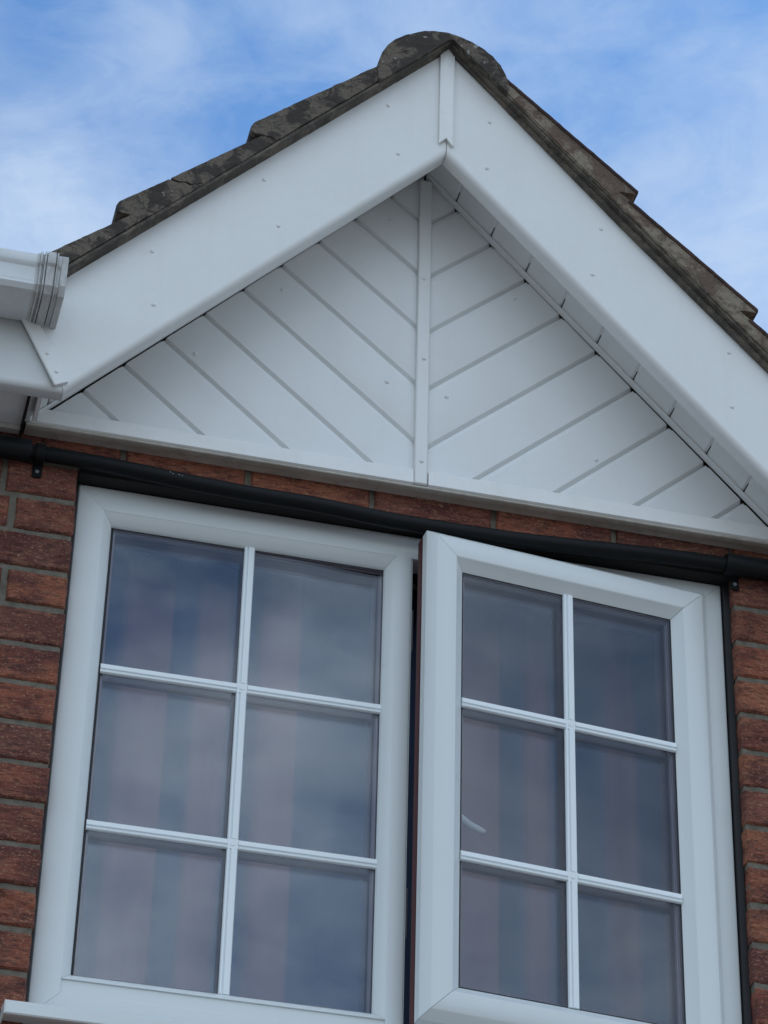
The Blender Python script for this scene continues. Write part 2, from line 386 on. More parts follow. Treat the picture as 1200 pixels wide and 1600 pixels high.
# rest of the house body behind the brick skin: side returns, inner leaf and room
b_ = MB()
b_.box(-2.6, -2.5, .10, 3.6, ZG, .30); b_.box(3.8, 3.9, .10, 3.6, ZG, .30); b_.box(-2.5, 3.8, 3.5, 3.6, ZG, .30)
b_.box(-2.5, 3.8, .10, .20, ZG, -1.10); b_.box(-2.5, -.06, .10, .20, -1.10, .16); b_.box(1.25, 3.8, .10, .20, -1.10, .16); b_.box(-.06, 1.25, .10, .20, .02, .16)
b_.box(-.9, 2.4, .20, 3.2, .22, .26); b_.box(-.9, 2.4, .20, 3.2, -2.3, -2.25); b_.box(-.9, 2.4, 3.0, 3.1, -2.25, .22)
b_.box(-1.0, -.9, .20, 3.1, -2.3, .26); b_.box(2.4, 2.5, .20, 3.1, -2.3, .26)
b_.build('inner_wall', 'plaster', wall, 30)

# --- window
win = part('window')
tag(win, 'white plastic window, left light fixed, right sash ajar')
WX = 1.1837; ZB = -1.022
fr = MB()
prof = [(0, .06), (0, .006), (.0025, .0015), (.007, -.0005), (.040, -.0005), (.047, .0015), (.0495, .004), (.0500, .0045), (.0665, .0215), (.0685, .0235), (.0685, .06)]
# left bead side: only round the fixed light; the sash opening has a plain rebate
outer = [(0, .07), (0, .006), (.0025, .0015), (.007, -.0005), (.0486, -.0005), (.0495, .0003), (.0495, .07)]
ring(fr, outer, 0, WX, ZB, 0)
MX0, MX1 = .5740, .6048
fr.prism([(MX0, -.0495), (MX1, -.0495), (MX1, ZB+.0495), (MX0, ZB+.0495)], .004, .07)
# mullion face with the V-shaped ends welded into the frame head and bottom
mm = [(MX0, .0010), (MX0+.0008, -.0002), (MX0+.003, -.0008), (MX1-.010, -.0008), (MX1-.003, .0015), (MX1-.0006, .006), (MX1-.0006, .05), (MX0, .05)]
n = len(mm); zt_, zb_ = -.0495, ZB+.0495
def vend(x): c = (MX0+MX1)/2; return (1-abs(x-c)/((MX1-MX0)/2))*.022
fr.add([(x, y-.0003, zt_+vend(x)-.0004) for x, y in mm]+[(x, y-.0003, zb_-vend(x)+.0004) for x, y in mm], [list(range(n)), list(range(2*n-1, n-1, -1))]+[((i+1) % n, i, i+n, (i+1) % n+n) for i in range(n)])
fr.build('frame', 'frame', win, 35)
bd = MB()
GX0, GX1, GZ0, GZ1 = .0490, MX0+.0003, -.9470, -.0490
bead = [(0.0, .050), (.0, .0007), (.0010, .0012), (.0150, .0175), (.0175, .0230), (.0175, .0255), (.012, .03), (.012, .05)]
ring(bd, bead, GX0, GX1, GZ0, GZ1)
bd.box(GX0, MX0, .0046, .06, ZB+.045, GZ0-.0002)
bd.build('glazing_bead', 'frame', win, 35)
def glazing(parent, x0, x1, z0, z1, yo, name_pane='glass_pane', bars=True, zs=None):
    """double glazing in a rectangular sight opening; yo = outer pane depth"""
    pa = MB(); pa.box(x0-.008, x1+.008, yo, yo+.004, z0-.008, z1+.008); pa.build(name_pane, 'glass', parent, None)
    pb = MB(); pb.box(x0-.008, x1+.008, yo+.020, yo+.024, z0-.008, z1+.008); pb.build('inner_pane', 'glass', parent, None)
    gk = MB(); ring(gk, [(-.008, yo-.0008), (.0022, yo-.0008), (.0022, yo+.0002), (-.008, yo+.0002)], x0, x1, z0, z1, 0); gk.build('gasket', 'black', parent, 30)
    spc = MB(); ring(spc, [(-.007, yo+.0045), (.0058, yo+.0045), (.0058, yo+.0085), (.0072, yo+.0095), (.0072, yo+.0145), (.0058, yo+.0155), (.0058, yo+.0195), (-.007, yo+.0195)], x0, x1, z0, z1, 0)
    spc.build('spacer_bar', 'spacer', parent, 30)
    inr = MB(); ring(inr, [(-.02, yo+.0245), (.0085, yo+.0245), (.0105, yo+.031), (.0105, yo+.050), (-.02, yo+.047)], x0, x1, z0, z1, 0)
    inr.build('inner_bead', 'maroonbar', parent, 30)
    w = .0094; xm = (x0+x1)/2
    pr = [(-w, 0), (-w, -.0035), (-w+.0018, -.0060), (.0014, -.0072), (.0022, -.0035), (.0040, -.0035), (.0048, -.0066), (w-.0012, -.0058), (w, -.0035), (w, 0)]
    n = len(pr)
    v = MB(); 
    prv = [(-w, 0), (-w, -.0030), (-w+.0012, -.0056), (-.0052, -.0062), (-.0044, -.0034), (-.0028, -.0034), (-.0020, -.0068), (w-.0018, -.0056), (w, -.0030), (w, 0)]
    segs = [(z1-.0005, zs[0]+w), (zs[0]-w, zs[1]+w), (zs[1]-w, z0+.0005)]
    for a, b in segs:
        v.add([(xm+p, yo+q-.0002, a) for p, q in prv]+[(xm+p, yo+q-.0002, b) for p, q in prv], [list(range(n)), list(range(2*n-1, n-1, -1))]+[((i+1) % n, i, i+n, (i+1) % n+n) for i in range(n)])
    v.build('glazing_bar', 'bar', parent, 35)
    for zc in zs:
        h = MB()
        for a, b in ((x0+.0005, xm-w), (xm+w, x1-.0005)):
            h.add([(a, yo+q-.0002, zc-p*.95) for p, q in pr]+[(b, yo+q-.0002, zc-p*.95) for p, q in pr], [list(range(n)), list(range(2*n-1, n-1, -1))]+[((i+1) % n, i, i+n, (i+1) % n+n) for i in range(n)])
        h.box(xm-w+.0003, xm+w-.0003, yo-.0058, yo-.0002, zc-w+.0003, zc+w-.0003)
        c8 = [(xm+.0042*math.cos(a*math.pi/6), zc+.0042*math.sin(a*math.pi/6)) for a in range(12)]
        h.prism(c8, yo-.0070, yo-.0057)
        h.build('glazing_bar', 'bar', parent, 35)
    bk = MB()
    bk.box(xm-.010, xm+.010, yo+.0243, yo+.030, z0, z1)
    for zc in zs:
        bk.box(x0, xm-.0102, yo+.0243, yo+.030, zc-.010, zc+.010); bk.box(xm+.0102, x1, yo+.0243, yo+.030, zc-.010, zc+.010)
    bk.build('back_bar', 'maroonbar', parent, 30, .0015)
glazing(win, .0689, .5584, -.9299, -.0618, .0262, zs=(-.3560, -.6570))
# opening behind the sash: dark rebate, friction stays
rb = MB(); ring(rb, [(.049, .045), (.056, .045), (.056, .069), (.049, .069)], MX1-.049+.0004, WX-.0003, ZB+.0003, -.0003); rb.build('rebate_gasket', 'gap', win, 30)
for a_, b2_ in ((-.235, -.150), (-.790, -.700)):
    st = MB(); st.box(.6052, .6100, .012, .026, a_, b2_); st.build('lock_keep', 'steel', win, 30, .0006)
# --- opening sash
TH = .1126; HX, HY, WS, ZT, ZBS = 1.1490, -.0262, .5392, -.0335, -.9733
sash = empty('opening_sash', (HX, HY, 0), win); sash.rotation_euler.z = TH
tag(sash, 'right hand sash swung slightly outward')
s1 = MB()
sp_ = [(0, .036), (0, .0165), (.0012, .0148), (.0135, .0010), (.0155, .0), (.0495, .0), (.0515, .0012), (.0525, .0026), (.0660, .0170), (.0690, .0205), (.0690, .036)]
ring(s1, sp_, -WS, 0, ZBS, ZT, .00045)
s1.build('sash_frame', 'frame', sash, 35)
s2 = MB(); ring(s2, [(.0045, .0362), (.0665, .0362), (.0665, .040), (.0045, .040)], -WS, 0, ZBS, ZT, 0); s2.build('sash_gasket', 'gap', sash, 30)
s3 = MB(); ring(s3, [(.0005, .0402), (.064, .0402), (.067, .0445), (.067, .060), (.060, .066), (.004, .066), (.0005, .060)], -WS, 0, ZBS, ZT, .0003)
s3.build('sash_inner_face', 'maroon', sash, 35)
s4 = MB(); s4.box(-WS+.05, -WS+.30, .0370, .050, ZBS-.004, ZBS+.001)
s4.build('friction_stay', 'steel', sash, 30, .0006)
glazing(sash, -WS+.0690, -.0690, ZBS+.0690, ZT-.0690, .0212, zs=(-.3700, -.6650))
hm = MB()
hm.tube([(-WS+.040, .067, -.575), (-WS+.040, .092, -.575)], [.011, .009], 16)
pts = [(-WS+.036, .094, -.570), (-WS+.050, .100, -.572), (-WS+.068, .1045, -.580), (-WS+.088, .107, -.5935), (-WS+.106, .1075, -.6035), (-WS+.126, .1070, -.611), (-WS+.134, .1065, -.6125)]
hm.tube(pts, [.0075, .0078, .0075, .0070, .0066, .0062, .0036], 14)
hm.box(-WS+.026, -WS+.054, .0662, .072, -.66, -.52)
ho = hm.build('handle', 'handle', sash, 50); ho.location.z = .052; ho.location.x = .014
# --- sill
sl = MB()
sl.sweepx([(.05, ZB-.001), (-.004, ZB-.001), (-.070, ZB-.008), (-.0775, ZB-.0105), (-.080, ZB-.014), (-.080, ZB-.0315), (-.078, ZB-.0335), (-.070, ZB-.0335), (-.069, ZB-.027), (.0, ZB-.020), (.05, ZB-.020)], -.0405, 1.226)
sl.add([(-.0422, -.0815, ZB-.012), (-.0422, -.0815, ZB-.0345), (-.0422, .0, ZB-.0345), (-.0422, .0, ZB+.001), (-.0408, -.0815, ZB-.012), (-.0408, -.0815, ZB-.0345), (-.0408, .0, ZB-.0345), (-.0408, .0, ZB+.001)],
       [(0, 1, 2, 3), (7, 6, 5, 4), (0, 4, 5, 1), (1, 5, 6, 2), (2, 6, 7, 3), (3, 7, 4, 0)])
sl.build('sill', 'frame', win, 35)

# --- gable cladding
gable = part('gable')
YC = -.060
ZC = .800; SC_ = 1.056
def clad(side, name, ang, ref, xin):
    """shiplap boards raking down towards the centre; ref = a point (x,z) on one groove"""
    t_ = Vector((math.cos(ang), 0, math.sin(ang))); nn = Vector((-math.sin(ang), 0, math.cos(ang)))
    if nn.z < 0: nn = -nn
    P0 = Vector((ref[0], 0, ref[1])); Wd = .0997
    prof = []
    for k in range(-9, 10):
        b = k*Wd
        # going up (n increasing): board face ends, light lip, recess, dark drop, next board face
        prof += [(b-.0088, 0.0), (b-.0078, .0020), (b-.0012, .0028), (b-.0004, .0085), (b+.0010, .0100), (b+.0050, .0036), (b+.0070, .0004), (b+.0080, 0)]
    vs = []; fs = []; L = 1.5; m_ = len(prof)
    segs = 1
    for a in (-L, L):
        for n_, d in prof:
            p = P0+t_*a+nn*n_; vs.append((p.x, YC+d, p.z))
    for i in range(m_-1): fs.append((i, i+1, i+1+m_, i+m_))
    # back sheet
    k = len(vs)
    for a in (-L, L):
        for n_ in (prof[0][0], prof[-1][0]):
            p = P0+t_*a+nn*n_; vs.append((p.x, YC+.012, p.z))
    fs.append((k, k+2, k+3, k+1)); fs.append((0, m_, k+2, k)); fs.append((m_-1, k+1, k+3, 2*m_-1))
    fs.append(tuple(range(m_))+(k+1, k)); fs.append(tuple(range(m_, 2*m_))+(k+3, k+2))
    me = bpy.data.meshes.new(name); me.from_pydata(vs, [], fs)
    bm = bmesh.new(); bm.from_mesh(me); bmesh.ops.recalc_face_normals(bm, faces=bm.faces)
    def cut(co, no):
        bmesh.ops.bisect_plane(bm, geom=bm.verts[:]+bm.edges[:]+bm.faces[:], plane_co=co, plane_no=no, clear_outer=True)
    cut((XC, 0, ZC+.004-(.009 if side > 0 else 0)), (side*SC_, 0, 1)); cut((0, 0, .068), (0, 0, -1)); cut((xin, 0, 0), (-side, 0, 0))
    bm.to_mesh(me); bm.free()
    o = link(name, me, 'clad', gable, 30); return o
ck = clad(-1, 'cladding_panel', R(180-40.6), (.5835, .2965), XC-.003)
for x, z in [(.532, .672), (.332, .46), (.179, .278), (.534, .288)]: pin(x, YC-.0005, z, ck)
ck = clad(1, 'cladding_panel', R(41.4), (.6135, .287), XC+.003)
for x, z in [(.775, .536), (.646, .277), (.93, .19)]: pin(x, YC-.0005, z, ck)
# centre cover strip
cs = MB(); cs.prism([(XC-.0125, .066), (XC+.0120, .066), (XC+.0118, .778), (XC+.0105, .781), (XC-.011, .781), (XC-.0125, .778)], YC-.0105, YC-.0005)
cs = cs.build('cover_strip', 'pvc', gable, 30, .0025)
for x, z in [(.594, .537), (.597, .348), (.596, .115)]: pin(x+.003, YC-.0108, z, cs)
# base trim, two lengths each side of the strip, with the darker drip channel under it
for a, b, za, zb in ((-.104, XC-.0135, .0925, .0935), (XC+.0140, 1.306, .0935, .0940)):
    bt = MB(); bt.sweepx([(YC-.0008, .0960), (YC-.0080, .0960), (YC-.0092, .0945), (YC-.0098, .0665), (YC-.0075, .0650), (-.032, .0650), (-.032, .0700), (YC-.002, .0700)], a, b)
    bt.build('base_trim', 'trim', gable, 35)
dc = MB(); dc.sweepx([(-.0315, .0645), (YC-.0045, .0645), (YC-.0062, .0625), (YC-.0062, .0612), (YC-.0045, .0600), (-.050, .0600), (-.0475, .0615), (-.0315, .0615)], -.108, 1.310)
dc.build('drip_channel', 'dirty', gable, 35)
# --- soffit under the raking overhang and trim against the cladding
YB = -.220
ZF = .7290
def rk(side, n, s):   # raking coordinates -> (x,z): n perpendicular above the bend line, s distance down from the apex plane
    x = XC+side*(s*CS+n*SN); z = ZF-s*SN+n*CS
    return x, z
def apexcut(o, side, zmit=None):
    bm = bmesh.new(); bm.from_mesh(o.data)
    def cut(co, no):
        r = bmesh.ops.bisect_plane(bm, geom=bm.verts[:]+bm.edges[:]+bm.faces[:], plane_co=co, plane_no=no, clear_outer=True)
        e = [x for x in r['geom_cut'] if isinstance(x, bmesh.types.BMEdge)]
        if e: bmesh.ops.holes_fill(bm, edges=e)
    cut((XC+side*.0006, 0, 0), (-side, 0, 0))
    if zmit: cut((zmit[0], 0, zmit[1]), zmit[2])
    bmesh.ops.recalc_face_normals(bm, faces=bm.faces)
    bm.to_mesh(o.data); bm.free()
    for p in o.data.polygons: p.use_smooth = True
    o.data.set_sharp_from_angle(angle=R(32))
def rake(name, poly, side, s0, s1, m, parent, mit=None):
    """poly = closed list of (y, n) swept down the rake"""
    mb = MB(); n = len(poly)
    A = [(rk(side, q, s0)[0], y, rk(side, q, s0)[1]) for y, q in poly]; B = [(rk(side, q, s1)[0], y, rk(side, q, s1)[1]) for y, q in poly]
    mb.add(A+B, [list(range(n)), list(range(2*n-1, n-1, -1))]+[((i+1) % n, i, i+n, (i+1) % n+n) for i in range(n)])
    o = mb.build(name, m, parent, 32); apexcut(o, side, mit); return o
nC = (ZC-ZF)*CS        # cladding contact line above the bend line
ZE = .0345             # bottom bend line of the level eaves fascia
sE = (ZF-ZE)/SN
xm_l = XC-sE*CS
ma = R(118)     # mitre line direction between level fascia and raking board
def mitn(side, keep_rake):
    d = Vector((math.cos(ma), math.sin(ma)))         # for the left side
    nrm = Vector((d.y, -d.x))                          # points right/down (toward rake)
    v = Vector((nrm.x, 0, nrm.y))
    if side > 0: v.x = -v.x
    return -v if keep_rake else v
RAD = .011
def fasc_poly(H):
    pts = []
    for i in range(7):
        a = math.pi/2*i/6; pts.append((YB+RAD-RAD*math.cos(a), RAD-RAD*math.sin(a)-.0055))
    return [(YB, H)] + pts + [(YB+.032, -.0055), (YB+.033, -.0045), (YB+.033, .004), (YB+.012, .004), (YB+.009, .008), (YB+.009, H)]
HB = (.977-ZF)*CS+.002
SLEN = 1.55
rakes = {}
for side in (-1, 1):
    xm = XC+side*sE*CS
    mit = (xm+side*.0, ZE, mitn(side, True))
    o = rake('bargeboard', fasc_poly(HB), side, -.4, SLEN, 'pvc', gable, mit)
    rakes[side] = o
    # soffit boards running back to the wall, with V grooves
    nC = (ZC-(.009 if side > 0 else 0)-ZF)*CS
    sb = MB(); nS = nC+.0045
    k = 0; s = -.30 + (.033 if side > 0 else .02)
    y0, y1 = YB+.020, YC-.004
    while s < 1.12:
        a, b = s+.0054, s+.0997-.0054
        P = [(a, .0), (b, .0), (b+.0042, .0030), (a-.0042, .0030)]
        pts = []
        for yy in (y0, y1):
            for ss, nn_ in P:
                x, z = rk(side, nS+nn_, ss); pts.append((x, yy, z))
        sb.add(pts, [(0, 1, 2, 3), (7, 6, 5, 4), (0, 4, 5, 1), (1, 5, 6, 2), (2, 6, 7, 3), (3, 7, 4, 0)])
        s += .0997
    P = [rk(side, nS+.0031, -.4), rk(side, nS+.0031, 1.12), rk(side, nS+.012, 1.12), rk(side, nS+.012, -.4)]
    sb.add([(x, y0, z) for x, z in P]+[(x, y1-.034, z) for x, z in P], [(0, 1, 2, 3), (7, 6, 5, 4), (0, 4, 5, 1), (1, 5, 6, 2), (2, 6, 7, 3), (3, 7, 4, 0)])
    so = sb.build('soffit', 'clad', gable, 30, None); apexcut(so, side, (0, .0665, (0, 0, -1)))
    tr_ = rake('edge_trim', [(YC-.0012, nC+.0010), (YC-.0012, nC+.0040), (YC-.0150, nC+.0040), (YC-.0165, nC+.0025), (YC-.0155, nC+.0005), (YC-.004, nC+.0)], side, -.3, 1.2, 'clad', gable, (0, .0665, (0, 0, -1)))
for x, z in [(.4853, .8131), (.5063, .6979), (.258, .5755), (.2887, .4727), (.0658, .363), (.0761, .2448)]: pin(x, YB-.0004, z, rakes[-1], .0038)
for x, z in [(.6823, .8186), (.6776, .7017), (.8979, .603), (.8797, .4895), (1.1379, .3613), (1.1383, .2367)]: pin(x, YB-.0004, z, rakes[1], .0038)
# apex joint cover: a folded strip with a V-cut foot
aj = MB(); aw = .0133; xa = .5965
aj.add([(xa-aw, YB-.0062, .738), (xa, YB-.0085, .7515), (xa+aw, YB-.0062, .735), (xa+aw, YB-.0062, .966), (xa, YB-.0085, .985), (xa-aw, YB-.0062, .968),
        (xa-aw, YB-.001, .738), (xa, YB-.001, .7515), (xa+aw, YB-.001, .735), (xa+aw, YB-.001, .966), (xa, YB-.001, .985), (xa-aw, YB-.001, .968)],
       [(0, 1, 4, 5), (1, 2, 3, 4), (0, 6, 7, 1), (1, 7, 8, 2), (2, 8, 9, 3), (3, 9, 10, 4), (4, 10, 11, 5), (5, 11, 6, 0), (6, 11, 10, 7), (7, 10, 9, 8)])
aj.box(xa+aw-.0002, xa+aw+.0014, YB-.0078, YB-.001, .736, .965)
aj = aj.build('joint_cover', 'trim', gable, 20, .0005)
for z in (.955, .937): pin(xa+.003, YB-.0075, z, aj, .0018)

# --- level eaves: fascia and soffit at each side, mitred into the raking boards
eaves = part('eaves')
for side in (-1, 1):
    xm = XC+side*sE*CS
    poly = fasc_poly(.176)
    f = MB(); f.sweepx([(y, ZE+n_) for y, n_ in poly], (-2.8 if side < 0 else xm-.3), (xm+.3 if side < 0 else 4.1))
    fo = f.build('fascia', 'pvc', eaves, 32)
    bm = bmesh.new(); bm.from_mesh(fo.data)
    v = mitn(side, False); off = Vector((side*.0012, 0, 0))
    r = bmesh.ops.bisect_plane(bm, geom=bm.verts[:]+bm.edges[:]+bm.faces[:], plane_co=Vector((xm, 0, ZE))+off, plane_no=v, clear_outer=True)
    e = [q for q in r['geom_cut'] if isinstance(q, bmesh.types.BMEdge)]; bmesh.ops.holes_fill(bm, edges=e)
    bm.to_mesh(fo.data); bm.free()
    ef = MB(); x0, x1 = (-2.8, -.1125) if side < 0 else (1.312, 4.1)
    ef.box(x0, x1, YB+.040, -.0335, .068, .076); ef.build('eaves_soffit', 'clad', eaves, 30)
    ew = MB(); ew.box(x0, x1, -.050, -.0325, .0575, .0675); ew.build('wall_trim', 'dirty', eaves, 30, .002)
# mitre cover strip on the left and the little closing pieces beside it
d = Vector((math.cos(ma), math.sin(ma))); nr = Vector((d.y, -d.x))
ms = MB(); b0 = Vector((xm_l, ZE))
P = [b0+d*.003-nr*.014, b0+d*.003+nr*.0105, b0+d*.010+nr*.0120, b0+d*.185+nr*.012, b0+d*.185-nr*.014, b0+d*.006-nr*.0145]
ms.prism([(p.x, p.y) for p in P], YB-.0085, YB-.0008)
mso = ms.build('mitre_cover', 'pvc', eaves, 30, .0018)
for a in (.028, .068): p = b0+d*a-nr*.0008; pin(p.x, YB-.009, p.y, mso, .0034)
cpx = MB(); cpx.box(-.1120, -.1085, YB+.040, YC-.003, .0655, .105); cpx.box(-.100, -.092, YB+.043, YC-.0225, .055, .10); cpx.build('end_closer', 'clad', eaves, 30, .001)
cg = MB(); cg.box(-.1165, -.1125, YB+.050, -.034, .054, .0678); cg.build('closer_gap', 'gap', eaves, 30)

# --- roof
roof = part('roof')
ZU = .9795
def ru(side, n, s):   # coordinates on the roof plane (undercloak underside line through apex ZU)
    x = XC+side*(s*CS+n*SN); z = ZU-s*SN+n*CS; return x, z
def edge(side, pts, amp, seed_):
    """subdivide a (s,n) outline and roughen it"""
    out = []
    for i, (a, b) in enumerate(zip(pts, pts[1:]+pts[:1])):
        L = math.hypot(b[0]-a[0], b[1]-a[1]); k = max(1, int(L/.008))
        for j in range(k):
            s = a[0]+(b[0]-a[0])*j/k; n = a[1]+(b[1]-a[1])*j/k
            q = noise.noise(Vector((s*70+seed_, n*70, seed_)))*amp
            out.append(ru(side, n+q, s+q*.5))
    return out
YF = -.247
END = {-1: [.125, .489, .822, 1.035], 1: [.100, .467, .793, 1.12, 1.5]}
slopes = {}
for side in (-1, 1):
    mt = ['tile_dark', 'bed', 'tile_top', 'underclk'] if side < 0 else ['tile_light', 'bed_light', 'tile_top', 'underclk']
    rb_ = MB(); prev = .05
    for k, se in enumerate(END[side]):
        s0 = prev
        full = se-s0
        nt_lo = .0600 if not (side < 0 and k == 3) else .047
        if k == 0: nt_lo = .036
        nt_up = .0585-.028*min(1, full/.333)
        up = s0-.035 if k else s0
        sl_ = (nt_lo-nt_up)/max(full, .01)
        top = lambda s: nt_lo-(se-s)*.088
        th = .021
        r = .017 if side < 0 else .004
        if side < 0 and 0 < k < 3: nt_lo += .0030
        Y1 = YF+random.uniform(-.003, .003)
        nose = [(se-r, top(se)), (se-r*.35, top(se)-r*.22), (se, top(se)-r*.8), (se-.002, top(se)-r-.004), (se-.022, max(.012, top(se)-r-.026)), (se-.024, .008)]
        if side < 0 and k == 2:
            cr = [(.690, None), (.686, -.008), (.682, -.014), (.671, -.021), (.668, -.03), (.652, -.034)]
            cx = [(s, top(s)+(dn or 0)) for s, dn in cr]; cx = [(.690, top(.690))]+cx[1:]
            A = [(up, top(up))]+[(cx[0][0], cx[0][1])]+cx[1:]+[(.648, .008), (up, .008)]
            B = [(cx[0][0]+.0062, top(.69))]+nose+[(.648+.001, .008)]+[(s+.0052, n_) for s, n_ in cx[::-1][:-1]]
            for pl, sd_ in ((A, 3.3), (B, 5.1)): rb_.prism(edge(side, pl, .0009, sd_), Y1, 2.6, 0)
        else:
            pl = [(up, top(up))]+nose+[(up, .008)]
            rb_.prism(edge(side, pl, .0016, side*7+k*3.3), Y1, 2.6, 0)
        if side > 0:
            cap = [(s0+.004, top(s0+.004)+.0008), (se-.003, top(se)+.0008), (se+.001, top(se)-.004), (se-.004, top(se)-.0055), (s0+.004, top(s0)-.0055)]
            rb_.prism(edge(side, cap, .0012, k*5.5), Y1-.0022, 2.5, 2)
        prev = se
    # mortar fillet just above the undercloak, then the undercloak board itself
    e_ = END[side][-1]
    rb_.prism(edge(side, [(.0, .0055), (.0, .0125), (e_-.01, .0125), (e_-.01, .0055)], .002, side*2.2), YF+.001, -.12, 1)
    rb_.prism(edge(side, [(.001, .0), (.001, .0050), (e_, .0050), (e_, .0)], .0005, side*4.2), YF-.002 if side < 0 else YF+.004, -.05, 3)
    if side > 0:  # second, lower strip seen on the right side
        rb_.prism(edge(side, [(.02, -.0015), (.02, -.0008), (e_, -.0008), (e_, -.0055), (.85, -.0095), (.5, -.0100), (.3, -.0060), (.12, -.0025)], .0006, 9.2), YB-.0125, YB-.0012, 3)
    slopes[side] = rb_.build('tiled_slope', mt, roof, 25)
# hip the two slopes cleanly at the ridge plane
for side, o in slopes.items():
    bm = bmesh.new(); bm.from_mesh(o.data)
    r = bmesh.ops.bisect_plane(bm, geom=bm.verts[:]+bm.edges[:]+bm.faces[:], plane_co=(XC+side*.0005, 0, 0), plane_no=(-side, 0, 0), clear_outer=True)
    e = [x for x in r['geom_cut'] if isinstance(x, bmesh.types.BMEdge)]
    bm.to_mesh(o.data); bm.free()
# half-round ridge tile with its mortar-filled end
px_out = [(590, 107), (591.5, 95), (597, 82), (606, 70), (618, 61), (634, 54.5), (650, 51), (664, 48), (680, 48.5), (700, 51), (720, 58), (738, 66), (755, 76), (770, 88), (783, 103), (791, 119), (796.5, 135)]
def bpx(U, V, y):
    D = FWD+RGT*(U-600)/F_PX+UPV*(800-V)/F_PX; t = (y-CAM.y)/D.y; P = CAM+D*t; return P.x, P.z
arc = [bpx(U, V, YF-.008) for U, V in px_out]
cxr = (arc[0][0]+arc[-1][0])/2
dn = []
N_ = 26
xl_, xr_ = arc[0][0]+.004, arc[-1][0]-.004
for i in range(N_+1):
    x = xr_+(xl_-xr_)*i/N_; dn.append((x, ZU+.0045-abs(x-XC)*SL + noise.noise(Vector((x*60, 3, 1)))*.0008))
rt = MB()
outl = []
for i, (a, b) in enumerate(zip(arc, arc[1:])):
    for j in range(4):
        x = a[0]+(b[0]-a[0])*j/4; z = a[1]+(b[1]-a[1])*j/4; q = noise.noise(Vector((x*80, z*80, 6)))*.0014
        outl.append((x+q*.4, z+q))
outl.append(arc[-1])
rt.prism(outl+dn, YF-.008, 2.6, 0)
ro = rt.build('ridge_tile', ['tile_dark'], roof, 25)
# main roof slopes behind the gablet (30 degrees, hidden behind the eaves from below)
a30 = R(28)
for x0, x1 in ((-2.9, -.12), (1.34, 4.2)):
    mr = MB()
    for k in range(12):
        sa, sb_ = k*.335, (k+1)*.335+.05
        y0, z0 = -.27+sa*math.cos(a30), .215+sa*math.sin(a30); y1, z1 = -.27+sb_*math.cos(a30), .215+sb_*math.sin(a30)-.02
        mr.sweepx([(y0, z0), (y0, z0+.022), (y1, z1+.022), (y1, z1)], x0, x1)
    mr.build('main_slope', ['tile_top'], roof, 25)

# ---------------------------------------------------------------- gutter (a fixing of its own)
gut = empty('gutter', (-.5, -.28, .09)); tag(gut, 'white plastic rain gutter with grimy ribbed end bracket at upper left', 'gutter')
def gsec(e):   # outer section of the gutter grown by e
    return [(YB-.001, .1600-e*.8), (-.305, .1530-e*.9), (-.316-e*.4, .1545-e*.7), (-.3235-e*.8, .162-e*.3), (-.3215-e, .168), (-.3265-e, .196), (-.331-e, .200), (-.333-e, .205), (-.333-e, .2175), (-.331-e, .2215+e*.3), (-.322, .2225+e*.3), (-.319, .221+e*.3)]
def place(o): o.parent = gut; o.matrix_parent_inverse = Matrix.Translation(gut.location).inverted(); return o
def shell(x0, x1, e, th=.003):
    outp = gsec(e); 
    return outp
gc = MB()
o_ = gsec(0); inn = [(YB-.001, .1630), (-.305, .1560), (-.313, .1575), (-.3205, .164), (-.3222, .170), (-.3222, .199), (-.3222, .2185)][::-1]
gc.sweepx(o_+[(-.3195, .2185)]+inn[1:], -2.8, -.1285); place(gc.build('gutter_channel', 'gutter', None, 32))
ub = MB()
xs = [(-.1410, -.1365, .0025), (-.1365, -.1325, .0060), (-.1325, -.1290, .0022), (-.1290, -.1262, .0085), (-.1262, -.1245, .0040), (-.1245, -.1105, .0090), (-.1105, -.1085, .0045), (-.1085, -.1060, .0090), (-.1060, -.1000, .0035)]
for a, b, e in xs: ub.sweepx(gsec(e), a, b)
place(ub.build('union_bracket', 'grimy', None, 25, .0009))
se_ = MB(); se_.sweepx([(YB-.001, .154), (-.318, .1475), (-.3295, .163), (-.3345, .2235), (YB-.001, .2235)], -.1000, -.0885)
place(se_.build('stop_end', 'grimy', None, 25, .0015))

# ---------------------------------------------------------------- black pipe over the window
pp = empty('black_pipe', (.55, -.06, -.005)); tag(pp, 'long black plastic pipe running sideways over the window head', 'pipe')
def placep(o): o.parent = pp; o.matrix_parent_inverse = Matrix.Translation(pp.location).inverted(); return o
key = [(-2.3, .016), (-.09, .0125), (-0.036, 0.0133), (0.077, 0.0093), (0.191, 0.0012), (0.306, -0.0022), (0.421, -0.0016), (0.538, -0.0112), (0.655, -0.0112), (0.773, -0.0099), (0.892, -0.003), (1.012, 0.0045), (1.085, 0.0085), (1.17, 0.0095), (1.2, .0095), (3.6, .010)]
def pz(x):
    for (a, za), (b, zb) in zip(key, key[1:]):
        if a <= x <= b:
            u = (x-a)/(b-a)
            return za+(zb-za)*u
pth = [(-2.3+i*.05, -.0510, (pz(-2.3+i*.05)*2+pz(max(-2.3, -2.34+i*.05))+pz(-2.26+i*.05))/4) for i in range(118)]
mbp = MB(); mbp.tube(pth, .0140, 28); placep(mbp.build('pipe_length', 'pipe', None, 50))
for x0, x1 in ((-.34, -.094), (1.172, 1.42)):
    c = MB(); c.tube([(x0, -.0535, pz(x0)), (x0+.004, -.0535, pz(x0)), (x1-.004, -.0535, pz(x1)), (x1, -.0535, pz(x1))], [.0180, .0205, .0205, .0180], 28); placep(c.build('coupling', 'pipe', None, 50))
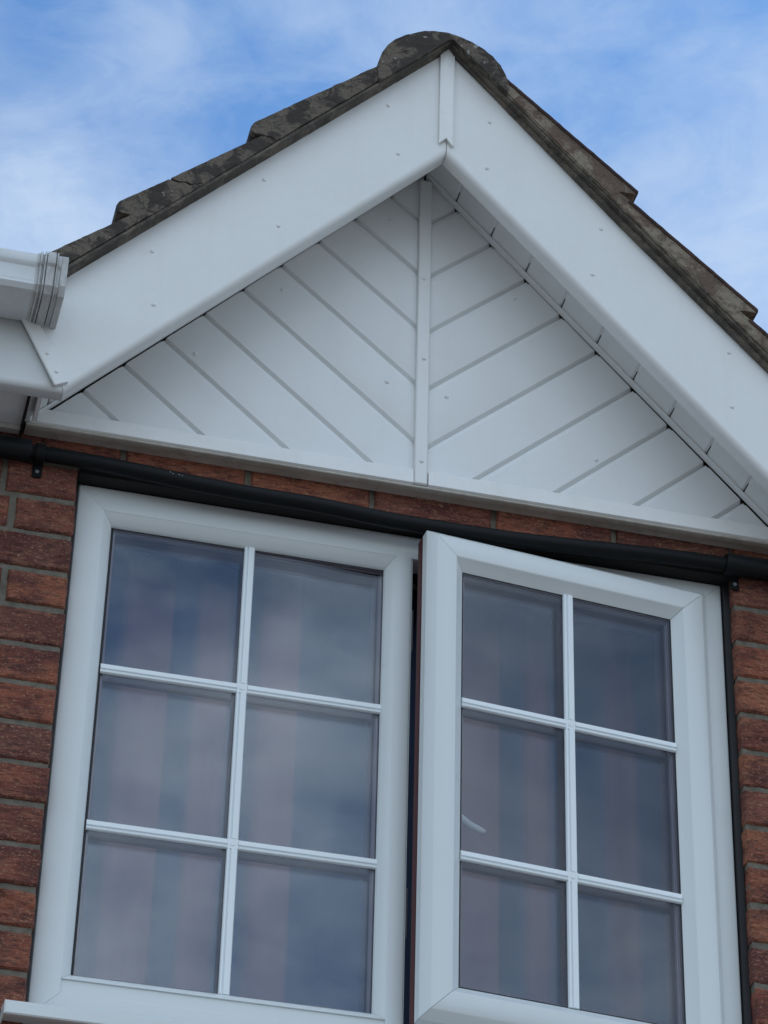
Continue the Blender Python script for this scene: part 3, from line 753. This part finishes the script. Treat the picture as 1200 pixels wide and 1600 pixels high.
for x in (-.078, 1.1955):
    z = pz(x); c = MB(); w = .0085
    a = []
    for i in range(17):
        g_ = math.pi/2+math.pi*i/16; a.append((-.0510+.0180*math.cos(g_), z+.0180*math.sin(g_)))
    poly = a+[(-.036, z-.0180), (-.036, z-.040), (-.032, z-.040), (-.032, z+.026), (-.036, z+.026), (-.036, z+.0180)]
    c.sweepx(poly, x-w, x+w)
    co = placep(c.build('pipe_clip', 'pipe', None, 40, .001))
    sc_ = MB(); sc_.prism([(x+.0036*math.cos(i*math.pi/6), z-.0300+.0036*math.sin(i*math.pi/6)) for i in range(12)], -.0385, -.0358)
    so = sc_.build('screw', 'steel', None, 30); so.parent = co

for dx, dz in ((.150, .0035), (.1545, .0015), (.166, .0022), (.171, .0012)):
    o = bpy.data.objects.new('paint_fleck', PIN); COL.objects.link(o); placep(o)
    o.location = (dx, -.0510-.0137, pz(dx)+dz); o.scale = (.0008, .0005, .0007)
# ---------------------------------------------------------------- curtains inside
BANDS = [(-.03, .07, .03, .02), (.100, .213, .035, .008), (.238, .328, .025, .025), (.345, .444, .04, .010), (.56, .64, .03, .03), (.66, .813, .03, .006), (.835, .918, .035, .030), (.985, 1.078, .04, .02), (1.125, 1.22, .02, .02)]
def curtain(name, x0, x1, ph, label):
    nx, nz = 260, 14; vs = []; fs = []; cc_ = []
    for j in range(nz+1):
        for i in range(nx+1):
            u = i/nx; x = x0+(x1-x0)*u; z = -.02-1.25*j/nz
            w_ = .012*math.sin(x*2*math.pi/.155+ph)+.004*math.sin(x*2*math.pi/.083+ph*2+j*.03)
            vs.append((x+.004*math.sin(j*.4+x*20), .165+w_*(.7+.3*j/nz), z)); 
    for j in range(nz):
        for i in range(nx): a = j*(nx+1)+i; fs.append((a, a+1, a+nx+2, a+nx+1)); cc_.append(i/nx*(x1-x0))
    me = bpy.data.meshes.new(name); me.from_pydata(vs, [], fs); me.materials.append(M['curtain'])
    ca = me.color_attributes.new('stripe', 'FLOAT_COLOR', 'POINT')
    for i, v in enumerate(me.vertices):
        xx = v.co.x; u = 0
        for a_, b_3, wa, wb in BANDS: u = max(u, min(1, max(0, (xx-a_)/wa))*min(1, max(0, (b_3-xx)/wb)))
        ca.data[i].color = (u, u, u, 1)
    o = link(name, me, None, None, 60)
    sol = o.modifiers.new('solid', 'SOLIDIFY'); sol.thickness = .0015
    tag(o, label, 'curtain', 'curtains inside the window'); return o
curtain('curtain', -.03, .595, .35, 'mauve and blue striped curtain behind the fixed left light')
curtain('curtain', .605, 1.24, 1.9, 'mauve and blue striped curtain behind the open right sash')

# make every house part keep its world placement: parts hold the +4.62 offset, children are in world coordinates
for o in list(bpy.data.objects):
    if o.parent is None and o.type == 'MESH' and o.name.split('.')[0] not in ('ground', 'curtain'):
        print('UNPARENTED', o.name)
